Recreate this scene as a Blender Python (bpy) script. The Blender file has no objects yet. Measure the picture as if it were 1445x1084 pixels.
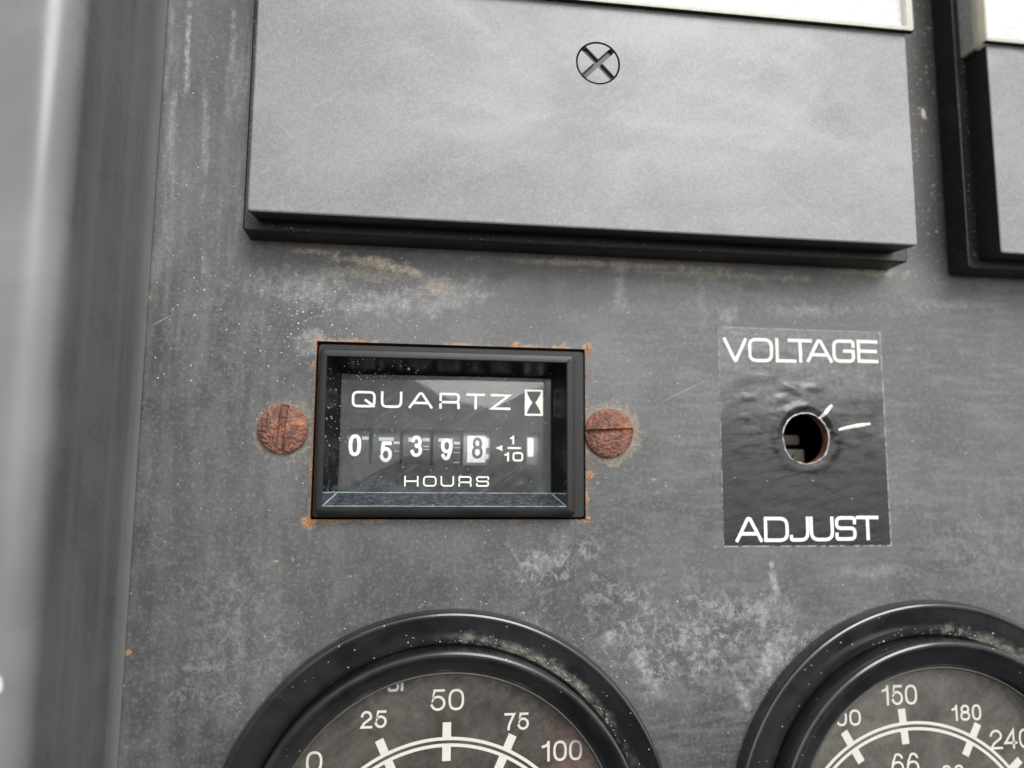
import bpy, bmesh, math, random
from mathutils import Vector, noise as mnoise
S = bpy.context.scene
R = math.radians
rng = random.Random(7)
MM = 0.001

# ---------------------------------------------------------------- camera
cam_d = bpy.data.cameras.new("camera"); cam = bpy.data.objects.new("camera", cam_d)
S.collection.objects.link(cam); S.camera = cam
YAW, PITCH, ROLL, DIST = .137, .123, .007, 107.9
fw = Vector((math.sin(YAW)*math.cos(PITCH), math.cos(YAW)*math.cos(PITCH), math.sin(PITCH)))
r0 = fw.cross(Vector((0, 0, 1))).normalized(); u0 = r0.cross(fw)
rt = r0*math.cos(ROLL)+u0*math.sin(ROLL); up = rt.cross(fw)
from mathutils import Matrix
cam.matrix_world = Matrix((( rt.x, up.x, -fw.x, 0), (rt.y, up.y, -fw.y, -DIST*MM), (rt.z, up.z, -fw.z, 0), (0, 0, 0, 1)))
cam_d.sensor_width = 36.0; cam_d.sensor_fit = 'HORIZONTAL'
cam_d.lens = 1100.6/1445*36
cam_d.clip_start = 0.004; cam_d.clip_end = 50
cam_d.dof.use_dof = True; cam_d.dof.focus_distance = 0.1045; cam_d.dof.aperture_fstop = 11.0

# ---------------------------------------------------------------- sky and sun
SUN_EL, SUN_AZ = R(38), R(160)          # azimuth measured clockwise from +Y (the panel faces -Y)
w = bpy.data.worlds.new("World"); S.world = w; w.use_nodes = True
nt = w.node_tree; nt.nodes.clear()
sky = nt.nodes.new('ShaderNodeTexSky'); sky.sky_type = 'NISHITA'; sky.sun_disc = False
sky.sun_elevation = SUN_EL; sky.sun_rotation = SUN_AZ; sky.air_density = 1.0; sky.dust_density = 1.2
hs = nt.nodes.new('ShaderNodeHueSaturation'); hs.inputs['Saturation'].default_value = .24
bg = nt.nodes.new('ShaderNodeBackground'); bg.inputs['Strength'].default_value = .15
wo = nt.nodes.new('ShaderNodeOutputWorld')
nt.links.new(sky.outputs[0], hs.inputs['Color']); nt.links.new(hs.outputs[0], bg.inputs['Color']); nt.links.new(bg.outputs[0], wo.inputs['Surface'])
sl = bpy.data.lights.new("sun", 'SUN'); sl.energy = 1.4; sl.angle = R(36); sl.color = (1, .985, .965)
so = bpy.data.objects.new("sun", sl); S.collection.objects.link(so)
to_sun = Vector((math.sin(SUN_AZ)*math.cos(SUN_EL), math.cos(SUN_AZ)*math.cos(SUN_EL), math.sin(SUN_EL)))
so.rotation_euler = to_sun.to_track_quat('Z', 'Y').to_euler()
S.view_settings.view_transform = 'Standard'; S.view_settings.look = 'None'
S.view_settings.exposure = 0.72; S.view_settings.gamma = 1.0
S.render.engine = 'CYCLES'

# ================================================================ materials
class Mat:
    def __init__(s, name):
        s.m = bpy.data.materials.new(name); s.m.use_nodes = True
        s.t = s.m.node_tree; s.t.nodes.clear()
        s.out = s.t.nodes.new('ShaderNodeOutputMaterial')
        tc = s.t.nodes.new('ShaderNodeTexCoord'); mp = s.t.nodes.new('ShaderNodeMapping')
        mp.inputs['Scale'].default_value = (1000, 1000, 1000)
        s.l(tc.outputs['Object'], mp.inputs['Vector']); s.co = mp.outputs[0]
    def l(s, a, b): s.t.links.new(a, b)
    def put(s, sock, v):
        if v is None: return
        if isinstance(v, bpy.types.NodeSocket): s.l(v, sock)
        else:
            if isinstance(v, (tuple, list)) and len(v) == 3 and sock.type == 'RGBA': v = (*v, 1)
            sock.default_value = v
    def map(s, loc=(0,0,0), sc=(1,1,1), rot=(0,0,0), typ='POINT', v=None):
        n = s.t.nodes.new('ShaderNodeMapping'); n.vector_type = typ
        s.l(v or s.co, n.inputs[0]); n.inputs['Location'].default_value = loc; n.inputs['Rotation'].default_value = rot; n.inputs['Scale'].default_value = sc
        return n.outputs[0]
    def noise(s, scale, detail=4, rough=.55, dist=0, v=None, sc=None):
        n = s.t.nodes.new('ShaderNodeTexNoise')
        if sc: v = s.map(sc=sc, v=v)
        s.l(v or s.co, n.inputs['Vector'])
        n.inputs['Scale'].default_value = scale; n.inputs['Detail'].default_value = detail
        n.inputs['Roughness'].default_value = rough; n.inputs['Distortion'].default_value = dist
        return n.outputs[0]
    def vor(s, scale, feat='F1', v=None):
        n = s.t.nodes.new('ShaderNodeTexVoronoi'); n.feature = feat
        s.l(v or s.co, n.inputs['Vector']); n.inputs['Scale'].default_value = scale
        return n
    def math(s, op, a, b=None, c=None, clamp=False):
        n = s.t.nodes.new('ShaderNodeMath'); n.operation = op; n.use_clamp = clamp
        s.put(n.inputs[0], a); s.put(n.inputs[1], b)
        if c is not None: s.put(n.inputs[2], c)
        return n.outputs[0]
    def mul(s, a, b): return s.math('MULTIPLY', a, b)
    def add(s, a, b): return s.math('ADD', a, b)
    def rng(s, v, a, b, c=0., d=1., smooth=True):
        n = s.t.nodes.new('ShaderNodeMapRange'); n.interpolation_type = 'SMOOTHSTEP' if smooth else 'LINEAR'
        s.put(n.inputs['Value'], v)
        for k, x in zip(('From Min', 'From Max', 'To Min', 'To Max'), (a, b, c, d)): n.inputs[k].default_value = x
        return n.outputs[0]
    def mix(s, f, a, b):
        n = s.t.nodes.new('ShaderNodeMix'); n.data_type = 'RGBA'
        s.put(n.inputs[0], f); s.put(n.inputs[6], a); s.put(n.inputs[7], b)
        return n.outputs[2]
    def xyz(s, v=None):
        n = s.t.nodes.new('ShaderNodeSeparateXYZ'); s.l(v or s.co, n.inputs[0]); return n.outputs
    def blob(s, x, z, a, b, rot=0, nz=None, k=.6, soft=.6):
        """soft edged stain: 1 inside, 0 outside; centre x,z mm, radii a,b"""
        v = s.map((x, 0, z), (a, 1e4, b), (0, rot, 0), 'TEXTURE')
        n = s.t.nodes.new('ShaderNodeVectorMath'); n.operation = 'LENGTH'; s.l(v, n.inputs[0]); d = n.outputs['Value']
        if nz is not None: d = s.add(d, s.mul(s.math('SUBTRACT', nz, .5), k))
        return s.rng(d, 1.0, 1.0-soft)
    def speck(s, scale, thr, rad, v=None):
        """sparse dots: share thr of the cells hold one"""
        n = s.vor(scale, v=v); c = s.xyz(n.outputs['Color'])
        on = s.math('LESS_THAN', c[0], thr)
        rr = s.math('MULTIPLY_ADD', c[1], rad*.8, rad*.35)
        d = s.math('SUBTRACT', rr, n.outputs['Distance'])
        return s.mul(on, s.rng(d, 0, rad*.35))
    def bump(s, h, strength=.3, dist=.05, nrm=None):
        n = s.t.nodes.new('ShaderNodeBump'); s.put(n.inputs['Height'], h)
        n.inputs['Strength'].default_value = strength; n.inputs['Distance'].default_value = dist*MM
        if nrm is not None: s.l(nrm, n.inputs['Normal'])
        return n.outputs[0]
    def bsdf(s, col, rough=.5, spec=.5, nrm=None, metal=0., **kw):
        p = s.t.nodes.new('ShaderNodeBsdfPrincipled')
        s.put(p.inputs['Base Color'], col); s.put(p.inputs['Roughness'], rough); s.put(p.inputs['Specular IOR Level'], spec)
        s.put(p.inputs['Metallic'], metal)
        if nrm is not None: s.l(nrm, p.inputs['Normal'])
        for k, v in kw.items(): s.put(p.inputs[k.replace('_', ' ')], v)
        return p.outputs[0]
    def done(s, sh): s.l(sh, s.out.inputs['Surface']); return s.m

CREAM = (.62, .57, .45); TAN = (.42, .31, .18)
def g(v, w=0.): return (v*(1+w), v, v*(1-w))

def mat_panel():
    """paint; the stains' outlines come with the mesh (stain_a, stain_sheen_b, computed in build_panel)"""
    m = Mat('weathered black panel paint')
    def attr(n):
        a = m.t.nodes.new('ShaderNodeAttribute'); a.attribute_name = n; c = m.xyz(a.outputs['Color']); return c[0], c[1], c[2], a.outputs['Alpha']
    pale, tan, dark, rust = attr('stain_a'); area, dens, gap_dark, sheen_tone = attr('stain_sheen_b')
    fine = m.noise(1.6, 5, .72); vfine = m.noise(6.5, 3, .75); mid = m.noise(.22, 6, .7, .4)
    col = m.mix(sheen_tone, g(.022, -.02), g(.100, .0))
    col = m.mix(m.mul(m.rng(mid, .42, .70), .35), col, g(.145, .005))
    col = m.mix(m.mul(m.rng(fine, .50, .64), .36), col, g(.20))
    col = m.mix(m.mul(m.rng(fine, .48, .34), .30), col, g(.050))
    col = m.mix(m.mul(m.rng(vfine, .52, .70), .32), col, g(.30))
    # lichen-like bloom: pale net with dark round blotches
    lic = m.noise(.6, 8, .76, .9)
    col = m.mix(m.mul(m.rng(lic, .47, .62), m.mul(area, .62)), col, g(.31, .01))
    blot = m.noise(.5, 3, .6, .3, v=m.map((7, 3, 2)))
    col = m.mix(m.mul(m.rng(blot, .54, .62), m.math('MULTIPLY_ADD', area, .45, .10)), col, g(.060))
    edge = m.math('ABSOLUTE', m.math('SUBTRACT', blot, .535))
    col = m.mix(m.mul(m.rng(edge, .022, .0), m.mul(area, .42)), col, g(.34))
    # chalk, dust, tan runs, damp patches
    brk = m.rng(m.add(m.mul(fine, .5), m.mul(vfine, .5)), .42, .60, .25, 1)
    col = m.mix(m.mul(dark, .75), col, g(.050))
    col = m.mix(m.mul(pale, brk), col, g(.46, .01))
    col = m.mix(m.mul(tan, brk), col, (.72, .60, .43))
    col = m.mix(m.mul(gap_dark, m.rng(fine, .40, .60, .78, .97)), col, (.030, .027, .023))  # darker panel in the gap between the meters
    for (bx, bz, a, b, r) in ((-32.5, 20.9, 1.9, .09, -.54), (27.0, 14.1, .35, .09, .4), (40, 13, 5.5, .06, -.45)):
        col = m.mix(m.mul(m.blob(bx, bz, a, b, r, fine, .5, .7), .5), col, g(.45, .06))
    # mineral specks
    col = m.mix(m.mul(m.speck(2.9, .13, .26), m.math('MAXIMUM', m.mul(dens, .8), .10)), col, g(.55, .06))
    col = m.mix(m.mul(m.speck(1.2, .10, .17), m.math('MAXIMUM', dens, .28)), col, g(.62, .05))
    # rust: stained skirt, then crust
    rn = m.add(rust, m.mul(m.math('SUBTRACT', fine, .5), 1.3))
    col = m.mix(m.mul(m.rng(rn, .15, .60), .42), col, (.38, .29, .17))
    col = m.mix(m.mul(m.rng(rn, .62, .80), .9), col, m.mix(m.rng(vfine, .4, .6), m.mix(m.rng(fine, .4, .6), (.52, .20, .06), (.62, .38, .16)), (.12, .045, .03)))
    hb = m.add(m.mul(fine, .6), m.mul(vfine, .6)); hb = m.add(hb, m.mul(m.rng(rn, .55, .9), 1.0)); hb = m.add(hb, m.mul(mid, 1.5))
    return m.done(m.bsdf(col, m.rng(mid, .35, .65, .38, .50), .65, m.bump(hb, .5, .08)))

def mat_plastic(name, c0, c1, rough=.4, dust=.3, spec=.5, sp=.35, b=.35, tint=0., dustc=None, streak=False, dirty=0):
    m = Mat(name)
    a = m.noise(.07, 5, .6, .3); f = m.noise(2.2, 4, .7); vf = m.noise(9, 3, .7)
    col = m.mix(m.rng(a, .38, .64), g(c0, tint), g(c1, tint))
    col = m.mix(m.mul(m.rng(f, .45, .7), dust), col, dustc or g(min(.5, c1*1.9), .02))
    if streak:
        v = m.noise(.22, 4, .6, .3, sc=(1, 1.6, .05)); col = m.mix(m.mul(m.rng(v, .40, .66), .45), col, g(c1*1.5, -.02))
        x, y, z = m.xyz(); col = m.mix(m.rng(m.mul(y, -1), 22.5, 26), col, m.mix(m.rng(a, .3, .7), g(.135, .0), g(.18, .0)))
        col = m.mix(m.mul(m.rng(m.add(m.mul(y, -1), m.mul(m.math('SUBTRACT', v, .5), 7)), 6, 1), .5), col, (.30, .33, .31))
        col = m.mix(m.mul(m.rng(m.add(m.mul(y, -1), m.mul(m.math('SUBTRACT', f, .5), 3)), 1.3, .4), .5), col, (.34, .31, .24))
    col = m.mix(m.mul(m.speck(1.1, .05, .12), sp), col, CREAM)
    col = m.mix(m.mul(m.speck(.5, .12, .05), sp), col, g(.7))
    if dirty:
        col = m.mix(m.mul(m.speck(1.9, .30, .20), dirty), col, (.26, .20, .12)); col = m.mix(m.mul(m.speck(3.5, .25, .26), dirty), col, (.20, .16, .10))
    nr = m.bump(m.add(f, vf), b, .04)
    return m.done(m.bsdf(col, m.rng(a, .35, .65, rough-.05, rough+.08), spec, nr))

def mat_cover():
    """front chalked by weather; the sides and the underside still black"""
    m = Mat('chalky grey-black plastic')
    a = m.noise(.030, 4, .6, .5, sc=(.7, 1, 1.3)); f = m.noise(1.5, 5, .75); vf = m.noise(6.5, 3, .78); cl = m.noise(.07, 5, .62, .4, sc=(.6, 1, 1.2)); sm = m.noise(.5, 5, .7, .3, v=m.map(rot=(0, .5, 0)), sc=(.3, 1, 1.6))
    col = m.mix(m.rng(a, .34, .66), g(.155, .0), g(.225, -.01))
    col = m.mix(m.mul(m.rng(cl, .48, .70), .42), col, g(.135, .01))
    col = m.mix(m.mul(m.rng(cl, .48, .34), .35), col, g(.34, -.02))
    for (bx, bz, a_, b_, k) in ((60, 26, 24, 6, .5), (10, 26, 14, 7, .35), (48, 15, 9, 6, .35), (20, 19, 12, 8, .25), (75, 12, 10, 6, .3)): col = m.mix(m.mul(m.blob(bx, bz, a_, b_, 0, m.noise(.12, 5, .65), 1.4, .95), k), col, g(.125, .02))
    col = m.mix(m.mul(m.rng(sm, .50, .72), .22), col, g(.36, -.03))
    col = m.mix(m.mul(m.rng(f, .45, .66), .30), col, g(.34, -.01))
    col = m.mix(m.mul(m.rng(vf, .44, .66), .36), col, g(.37, -.01))
    col = m.mix(m.mul(m.rng(vf, .48, .36), .28), col, g(.10))
    sc_ = m.noise(.9, 5, .75, .2, v=m.map(rot=(0, -.7, 0)), sc=(.08, 1, 3)); col = m.mix(m.mul(m.rng(sc_, .60, .70), .22), col, g(.42))
    col = m.mix(m.mul(m.speck(.28, .10, .045), .9), col, CREAM)
    col = m.mix(m.mul(m.speck(.35, .05, .03), .9), col, g(.05))
    x, y, z = m.xyz(); hh = m.mul(y, -1)
    side = m.mix(m.mul(m.rng(f, .5, .7), .25), g(.012), (.06, .045, .03)); side = m.mix(m.mul(m.speck(1.7, .22, .18), .8), side, (.30, .22, .13))
    front = m.rng(m.add(hh, m.mul(m.math('SUBTRACT', f, .5), .12)), 8.95, 9.16)
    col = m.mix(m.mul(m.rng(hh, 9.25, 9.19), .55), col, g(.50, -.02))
    return m.done(m.bsdf(m.mix(front, side, col), m.rng(cl, .4, .65, .36, .46), .5, m.bump(m.add(f, m.mul(vf, .9)), .4, .035)))

def mat_rust():
    m = Mat('flaking rust')
    a = m.noise(.55, 6, .7, .5); f = m.noise(1.6, 6, .75, .2); vf = m.noise(5, 4, .75)
    col = m.mix(m.rng(a, .36, .62), (.12, .060, .050), (.30, .135, .095))
    col = m.mix(m.mul(m.rng(f, .47, .66), .7), col, (.30, .11, .05))
    col = m.mix(m.mul(m.rng(m.noise(.9, 6, .75, .3), .56, .68), .85), col, (.040, .034, .040))
    col = m.mix(m.mul(m.rng(m.noise(.6, 5, .7, .2), .54, .66), .8), col, (.50, .20, .075))
    col = m.mix(m.mul(m.rng(vf, .54, .72), .5), col, (.36, .20, .15))
    col = m.mix(m.mul(m.speck(2.2, .08, .16), .8), col, (.50, .45, .36))
    nr = m.bump(m.add(m.mul(f, .7), m.mul(vf, .9)), 1., .14)
    return m.done(m.bsdf(col, .55, .5, nr))

def mat_print(name, c, wear=.35):
    m = Mat(name); f = m.noise(2.5, 5, .7)
    return m.done(m.bsdf(m.mix(m.mul(m.rng(f, .5, .75), wear), c, tuple(v*.6 for v in c)), .45, .4))

def mat_clear(name, dust=.12, dcol=(.5, .5, .48), rough=.03, smear=.5, k=.25, spec=.55, zlo=None):
    """clear pane with a film of dust; real refraction is negligible for thin sheets"""
    m = Mat(name)
    f = m.noise(.25, 6, .7, 1.2); h = m.noise(2.2, 5, .75); st = m.noise(.6, 5, .7, .4, v=m.map(rot=(0, .6, 0)), sc=(.15, 1, 2.2))
    haze = m.mul(m.rng(f, .35, .7, .25, 1), m.rng(h, .3, .7, .5, 1)); haze = m.add(haze, m.mul(m.rng(st, .48, .72), smear))
    if zlo is not None:
        x, y, z = m.xyz(); haze = m.mul(haze, m.add(1, m.mul(m.rng(m.add(z, m.mul(f, 4)), zlo+3, zlo-3), 1.2)))
    haze = m.math('MINIMUM', m.mul(haze, dust), .9)
    haze = m.math('MAXIMUM', haze, m.mul(m.speck(1.2, .10, .12), k)); haze = m.math('MAXIMUM', haze, m.mul(m.speck(3.0, .08, .22), k))
    tr = m.t.nodes.new('ShaderNodeBsdfTransparent'); tr.inputs[0].default_value = (.97, .97, .965, 1)
    gl = m.t.nodes.new('ShaderNodeBsdfAnisotropic') if False else m.t.nodes.new('ShaderNodeBsdfGlossy'); gl.inputs['Roughness'].default_value = rough
    lw = m.t.nodes.new('ShaderNodeLayerWeight'); lw.inputs[0].default_value = .5
    frv = m.math('MULTIPLY_ADD', m.math('POWER', lw.outputs['Facing'], 5), .9, .045)
    di = m.t.nodes.new('ShaderNodeBsdfDiffuse'); di.inputs[0].default_value = (*dcol, 1)
    m1 = m.t.nodes.new('ShaderNodeMixShader'); m2 = m.t.nodes.new('ShaderNodeMixShader')
    m.l(m.math('MULTIPLY', frv, spec*2, clamp=True), m1.inputs[0]); m.l(tr.outputs[0], m1.inputs[1]); m.l(gl.outputs[0], m1.inputs[2])
    m.l(haze, m2.inputs[0]); m.l(m1.outputs[0], m2.inputs[1]); m.l(di.outputs[0], m2.inputs[2])
    return m.done(m2.outputs[0])

def mat_flat(name, c, rough=.6, spec=.3, **kw):
    m = Mat(name); f = m.noise(1.5, 5, .7)
    return m.done(m.bsdf(m.mix(m.rng(f, .35, .7), tuple(v*.8 for v in c), tuple(min(1, v*1.15) for v in c)), rough, spec, **kw))

def mat_sticker():
    m = Mat('glossy black vinyl')
    f = m.noise(1.5, 5, .7); big = m.noise(.12, 4, .6)
    sw = m.noise(.7, 5, .7, .5, v=m.map(rot=(0, .25, 0)), sc=(.12, 1, 2.5))
    col = m.mix(m.rng(big, .4, .65), g(.008, -.04), g(.015, -.04))
    col = m.mix(m.mul(m.rng(sw, .5, .74), .20), col, g(.10))
    col = m.mix(m.mul(m.rng(f, .5, .75), .18), col, g(.12))
    x, y, z = m.xyz(); haze = m.mul(m.rng(m.add(z, m.mul(m.math('SUBTRACT', m.noise(.25, 5, .65, .5, sc=(.5, 1, 1.4)), .5), 26)), -3, 15), m.rng(f, .3, .7, .55, 1))
    col = m.mix(m.mul(haze, .85), col, g(.21, -.02))  # sky reflection on the upper half, painted in as a pale gradient
    ed = m.math('MAXIMUM', m.math('SUBTRACT', m.math('ABSOLUTE', x), 12.93), m.math('SUBTRACT', m.math('ABSOLUTE', z), 15.93)); col = m.mix(m.mul(m.rng(ed, -.14, -.03), m.rng(m.noise(.9, 4, .7), .42, .58, .15, .9)), col, g(.45, .02))
    col = m.mix(m.mul(m.speck(1.0, .06, .10), .7), col, CREAM)
    wr_ = m.noise(.9, 5, .6, .3, sc=(.45, 1, 1.2)); nr = m.bump(m.add(m.mul(m.mul(wr_, m.rng(z, -9, 4)), 2.6), m.add(m.mul(sw, 1.0), m.mul(f, .6))), .42, .06)
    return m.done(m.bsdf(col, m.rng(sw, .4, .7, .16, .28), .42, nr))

def mat_ring():
    m = Mat('black moulded plastic')
    f = m.noise(1.6, 5, .7); a = m.noise(.1, 5, .6, .5); vf = m.noise(8, 2, .6)
    x, y, z = m.xyz()
    n = m.t.nodes.new('ShaderNodeVectorMath'); n.operation = 'LENGTH'; m.l(m.map(sc=(1, 0, 1)), n.inputs[0]); rad = n.outputs['Value']
    col = m.mix(m.rng(a, .38, .64), g(.012, -.08), g(.024, -.06))
    col = m.mix(m.mul(m.rng(f, .50, .75), .20), col, g(.05, -.04))
    # cream dust settled in the groove over the top
    groove = m.mul(m.rng(rad, 25.9, 26.1), m.rng(m.add(rad, m.mul(m.math('SUBTRACT', m.noise(.25, 5, .7), .5), 5)), 28.0, 26.4))
    top = m.mul(m.rng(z, 6, 19), m.rng(x, -4, 5))
    cl = m.noise(.8, 6, .75)
    col = m.mix(m.mul(m.mul(groove, top), m.rng(m.add(cl, m.mul(m.noise(.06, 3, .6), 1.2)), .92, 1.28, 0, .62)), col, (.44, .42, .36))
    col = m.mix(m.mul(m.speck(1.4, .09, .15), .6), col, CREAM)
    nr = m.bump(f, .08, .03)
    return m.done(m.bsdf(col, m.rng(a, .4, .7, .17, .25), .85, nr))

def mat_dial(name, c0, c1, red=None):
    m = Mat(name)
    a = m.noise(.10, 6, .65, .8); b = m.noise(.5, 6, .72, .6); f = m.noise(3, 3, .7)
    col = m.mix(m.rng(a, .36, .64), c0, c1)
    col = m.mix(m.mul(m.rng(b, .46, .68), .45), col, tuple(v*.45 for v in c0))
    col = m.mix(m.mul(m.rng(f, .5, .75), .3), col, tuple(v*1.4 for v in c1))
    if red: col = m.mix(m.mul(m.blob(*red, 0, b, 1.2, .9), .45), col, (.20, .075, .06))
    col = m.mix(m.mul(m.speck(.5, .08, .07), .8), col, (.5, .42, .28))
    return m.done(m.bsdf(col, .55, .3))

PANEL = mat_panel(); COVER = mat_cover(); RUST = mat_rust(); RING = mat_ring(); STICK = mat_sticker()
FLANGE = mat_plastic('dusty black plastic', .008, .014, .40, .18, sp=.6, tint=.03, dustc=(.060, .046, .03), dirty=.8)
BEZEL = mat_plastic('satin black plastic', .008, .014, .32, .20, sp=.35, spec=.34)
def mat_recess():
    m = Mat('gloss black plastic'); f = m.noise(.7, 6, .72, .5); v = m.noise(4, 3, .7); x, y, z = m.xyz()
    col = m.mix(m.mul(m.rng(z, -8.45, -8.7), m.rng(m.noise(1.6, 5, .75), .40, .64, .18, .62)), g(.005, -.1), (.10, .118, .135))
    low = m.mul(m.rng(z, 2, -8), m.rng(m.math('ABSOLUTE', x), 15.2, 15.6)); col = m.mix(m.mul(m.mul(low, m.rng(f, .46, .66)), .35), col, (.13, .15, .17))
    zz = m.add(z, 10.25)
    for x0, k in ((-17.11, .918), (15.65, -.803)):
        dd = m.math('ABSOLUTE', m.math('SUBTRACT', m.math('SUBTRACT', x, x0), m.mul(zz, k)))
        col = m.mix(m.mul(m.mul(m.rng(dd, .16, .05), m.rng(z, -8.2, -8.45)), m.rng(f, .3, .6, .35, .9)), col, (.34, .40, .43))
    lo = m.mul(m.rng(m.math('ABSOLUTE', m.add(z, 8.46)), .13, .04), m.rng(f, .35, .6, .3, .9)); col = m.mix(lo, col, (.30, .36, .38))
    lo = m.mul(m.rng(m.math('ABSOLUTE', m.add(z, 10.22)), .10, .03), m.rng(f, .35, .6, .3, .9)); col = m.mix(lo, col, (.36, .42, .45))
    col = m.mix(m.mul(m.speck(1.5, .09, .15), .8), col, g(.5))
    return m.done(m.bsdf(col, .22, .35, m.bump(f, .1, .03)))
RECESS = mat_recess()
FRAME = mat_plastic('faded frame paint', .060, .10, .27, .30, sp=.12, streak=True, spec=.65, b=.08)
PRINT = mat_print('cream screen print', (.84, .82, .73), .35)
PRINTW = mat_print('white screen print', (.93, .94, .92), .1)
BLACKP = mat_flat('black underside shade', (.012, .012, .012))  # colour of the painted shadow line below the meter windows
FACE = mat_plastic('dusty face plate', .008, .014, .5, .25, sp=.4, spec=.2)
WHEEL = mat_flat('black counter wheel', (.045, .048, .05), .45)
WHITEW = mat_flat('white counter wheel', (.90, .91, .90), .4)
GREYW = mat_flat('grey counter wheel', (.20, .21, .21), .4)
LENS = mat_clear('scratched clear lens', .085, (.55, .58, .60), .04, .6, .8, zlo=-4, spec=.42)
GLASS = mat_clear('dusty gauge glass', .12, (.50, .47, .42), .05, .30, .35)
WINDOW = mat_clear('clear meter window', .15, (.80, .80, .82), .06, .2, .3, spec=.8)
DIALW = mat_flat('white meter dial', (.82, .82, .80), .5)
def mat_edge():
    m = Mat('yellowed clear plastic edge'); f = m.noise(.6, 5, .7, sc=(1, 1, .3)); c = m.mix(m.rng(f, .35, .7), (.80, .77, .66), (.90, .88, .80))
    tl = m.t.nodes.new('ShaderNodeBsdfTranslucent'); m.l(c, tl.inputs[0]); mx_ = m.t.nodes.new('ShaderNodeMixShader'); mx_.inputs[0].default_value = .5
    m.l(m.bsdf(c, .3, .5), mx_.inputs[1]); m.l(tl.outputs[0], mx_.inputs[2]); return m.done(mx_.outputs[0])
CREAMP = mat_edge()
GREYP = mat_flat('cloudy plastic', (.52, .51, .47), .4)
DIAL1 = mat_dial('grimy brown dial', (.026, .023, .019), (.066, .059, .051), (19, 13, 8, 10))
DIAL2 = mat_dial('grimy grey dial', (.052, .049, .043), (.125, .119, .106))
DARK = mat_flat('unlit interior', (.02, .02, .02), .8)
OLIVE = mat_flat('dull olive metal', (.05, .046, .03), .5)
PALE = mat_flat('pale grit', (.62, .58, .47), .7)
WHITEG = mat_flat('white grit', (.80, .80, .76), .7)
ORANGE = mat_flat('orange rust grain', (.52, .20, .06), .8)
SCRATCH = mat_flat('bare scratch', (.82, .81, .74), .5)

# ================================================================ mesh helpers (units mm; x right, z up, h out of the panel)
def P(x, z, h): return (x*MM, -h*MM, z*MM)
class MB:
    def __init__(s): s.v = []; s.f = []; s.mi = []
    def add(s, vs, fs, mi=0):
        o = len(s.v); s.v += vs; s.f += [tuple(i+o for i in f) for f in fs]; s.mi += [mi]*len(fs)
def link(name, mb, mats, parent=None, base=(0, 0, 0), sharp=35, kind=None, fixn=True):
    if not isinstance(mats, (list, tuple)): mats = [mats]
    me = bpy.data.meshes.new(name)
    bx, bz, bh = base
    me.from_pydata([P(x-bx, z-bz, h-bh) for x, z, h in mb.v], [], mb.f)
    for m in mats: me.materials.append(m)
    me.polygons.foreach_set('material_index', mb.mi)
    if fixn:
        bm = bmesh.new(); bm.from_mesh(me); bmesh.ops.recalc_face_normals(bm, faces=bm.faces); bm.to_mesh(me); bm.free()
    if sharp:
        me.polygons.foreach_set('use_smooth', [True]*len(me.polygons)); me.set_sharp_from_angle(angle=R(sharp))
    me.update()
    o = bpy.data.objects.new(name, me); S.collection.objects.link(o)
    if parent: o.parent = parent
    if kind: o['kind'] = kind
    return o
def thing(name, label, cat, base, group=None):
    o = bpy.data.objects.new(name, None); S.collection.objects.link(o); o.empty_display_size = .01
    o.location = P(*base); o['label'] = label; o['category'] = cat
    if group: o['group'] = group
    return o
def at_base(o, base): o.location = P(*base); return o

def rrect(x0, x1, z0, z1, r, n=1, cs=4):
    """rounded rectangle, counter clockwise, n points per side plus cs+1 per corner"""
    pts = []
    r = max(r, 1e-4)
    cor = [((x1-r, z0+r), -90), ((x1-r, z1-r), 0), ((x0+r, z1-r), 90), ((x0+r, z0+r), 180)]
    for i, ((cx, cz), a) in enumerate(cor):
        c = [(cx+r*math.cos(R(a+90*k/cs)), cz+r*math.sin(R(a+90*k/cs))) for k in range(cs+1)]
        pts += c
        nx, na = cor[(i+1) % 4]; q = (nx[0]+r*math.cos(R(na)), nx[1]+r*math.sin(R(na)))
        for k in range(1, n): pts.append((c[-1][0]+(q[0]-c[-1][0])*k/n, c[-1][1]+(q[1]-c[-1][1])*k/n))
    return pts
def loops(mb, ls, cap0=False, cap1=False, closed=True, mi=0):
    """ls: list of loops (lists of (x,z,h)) with equal counts"""
    n = len(ls[0]); vs = [p for l in ls for p in l]; fs = []
    for k in range(len(ls)-1):
        for i in range(n if closed else n-1):
            j = (i+1) % n; fs.append((k*n+i, k*n+j, (k+1)*n+j, (k+1)*n+i))
    if cap0: fs.append(tuple(reversed(range(n))))
    if cap1: fs.append(tuple((len(ls)-1)*n+i for i in range(n)))
    mb.add(vs, fs, mi)
def rl(x0, x1, z0, z1, h, r=.3, n=1, cs=4): return [(x, z, h) for x, z in rrect(x0, x1, z0, z1, r, n, cs)]
def slab(mb, x0, x1, z0, z1, h0, h1, r=.3, b=.2, n=1, cap0=False, mi=0, wob=0):
    L = [rl(x0, x1, z0, z1, h0, r, n), rl(x0, x1, z0, z1, h1-b, r, n), rl(x0+b*.3, x1-b*.3, z0+b*.3, z1-b*.3, h1-b*.3, r, n), rl(x0+b, x1-b, z0+b, z1-b, h1, max(r-b, .02), n)]
    loops(mb, L, cap0, True, mi=mi)
def disc(mb, cx, cz, r, h, n=96, mi=0):
    mb.add([(cx+r*math.cos(2*math.pi*i/n), cz+r*math.sin(2*math.pi*i/n), h) for i in range(n)], [tuple(range(n))], mi)
def lathe(mb, cx, cz, prof, n=160, mi=0):
    loops(mb, [[(cx+r*math.cos(2*math.pi*i/n), cz+r*math.sin(2*math.pi*i/n), h) for i in range(n)] for r, h in prof], mi=mi)
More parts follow.
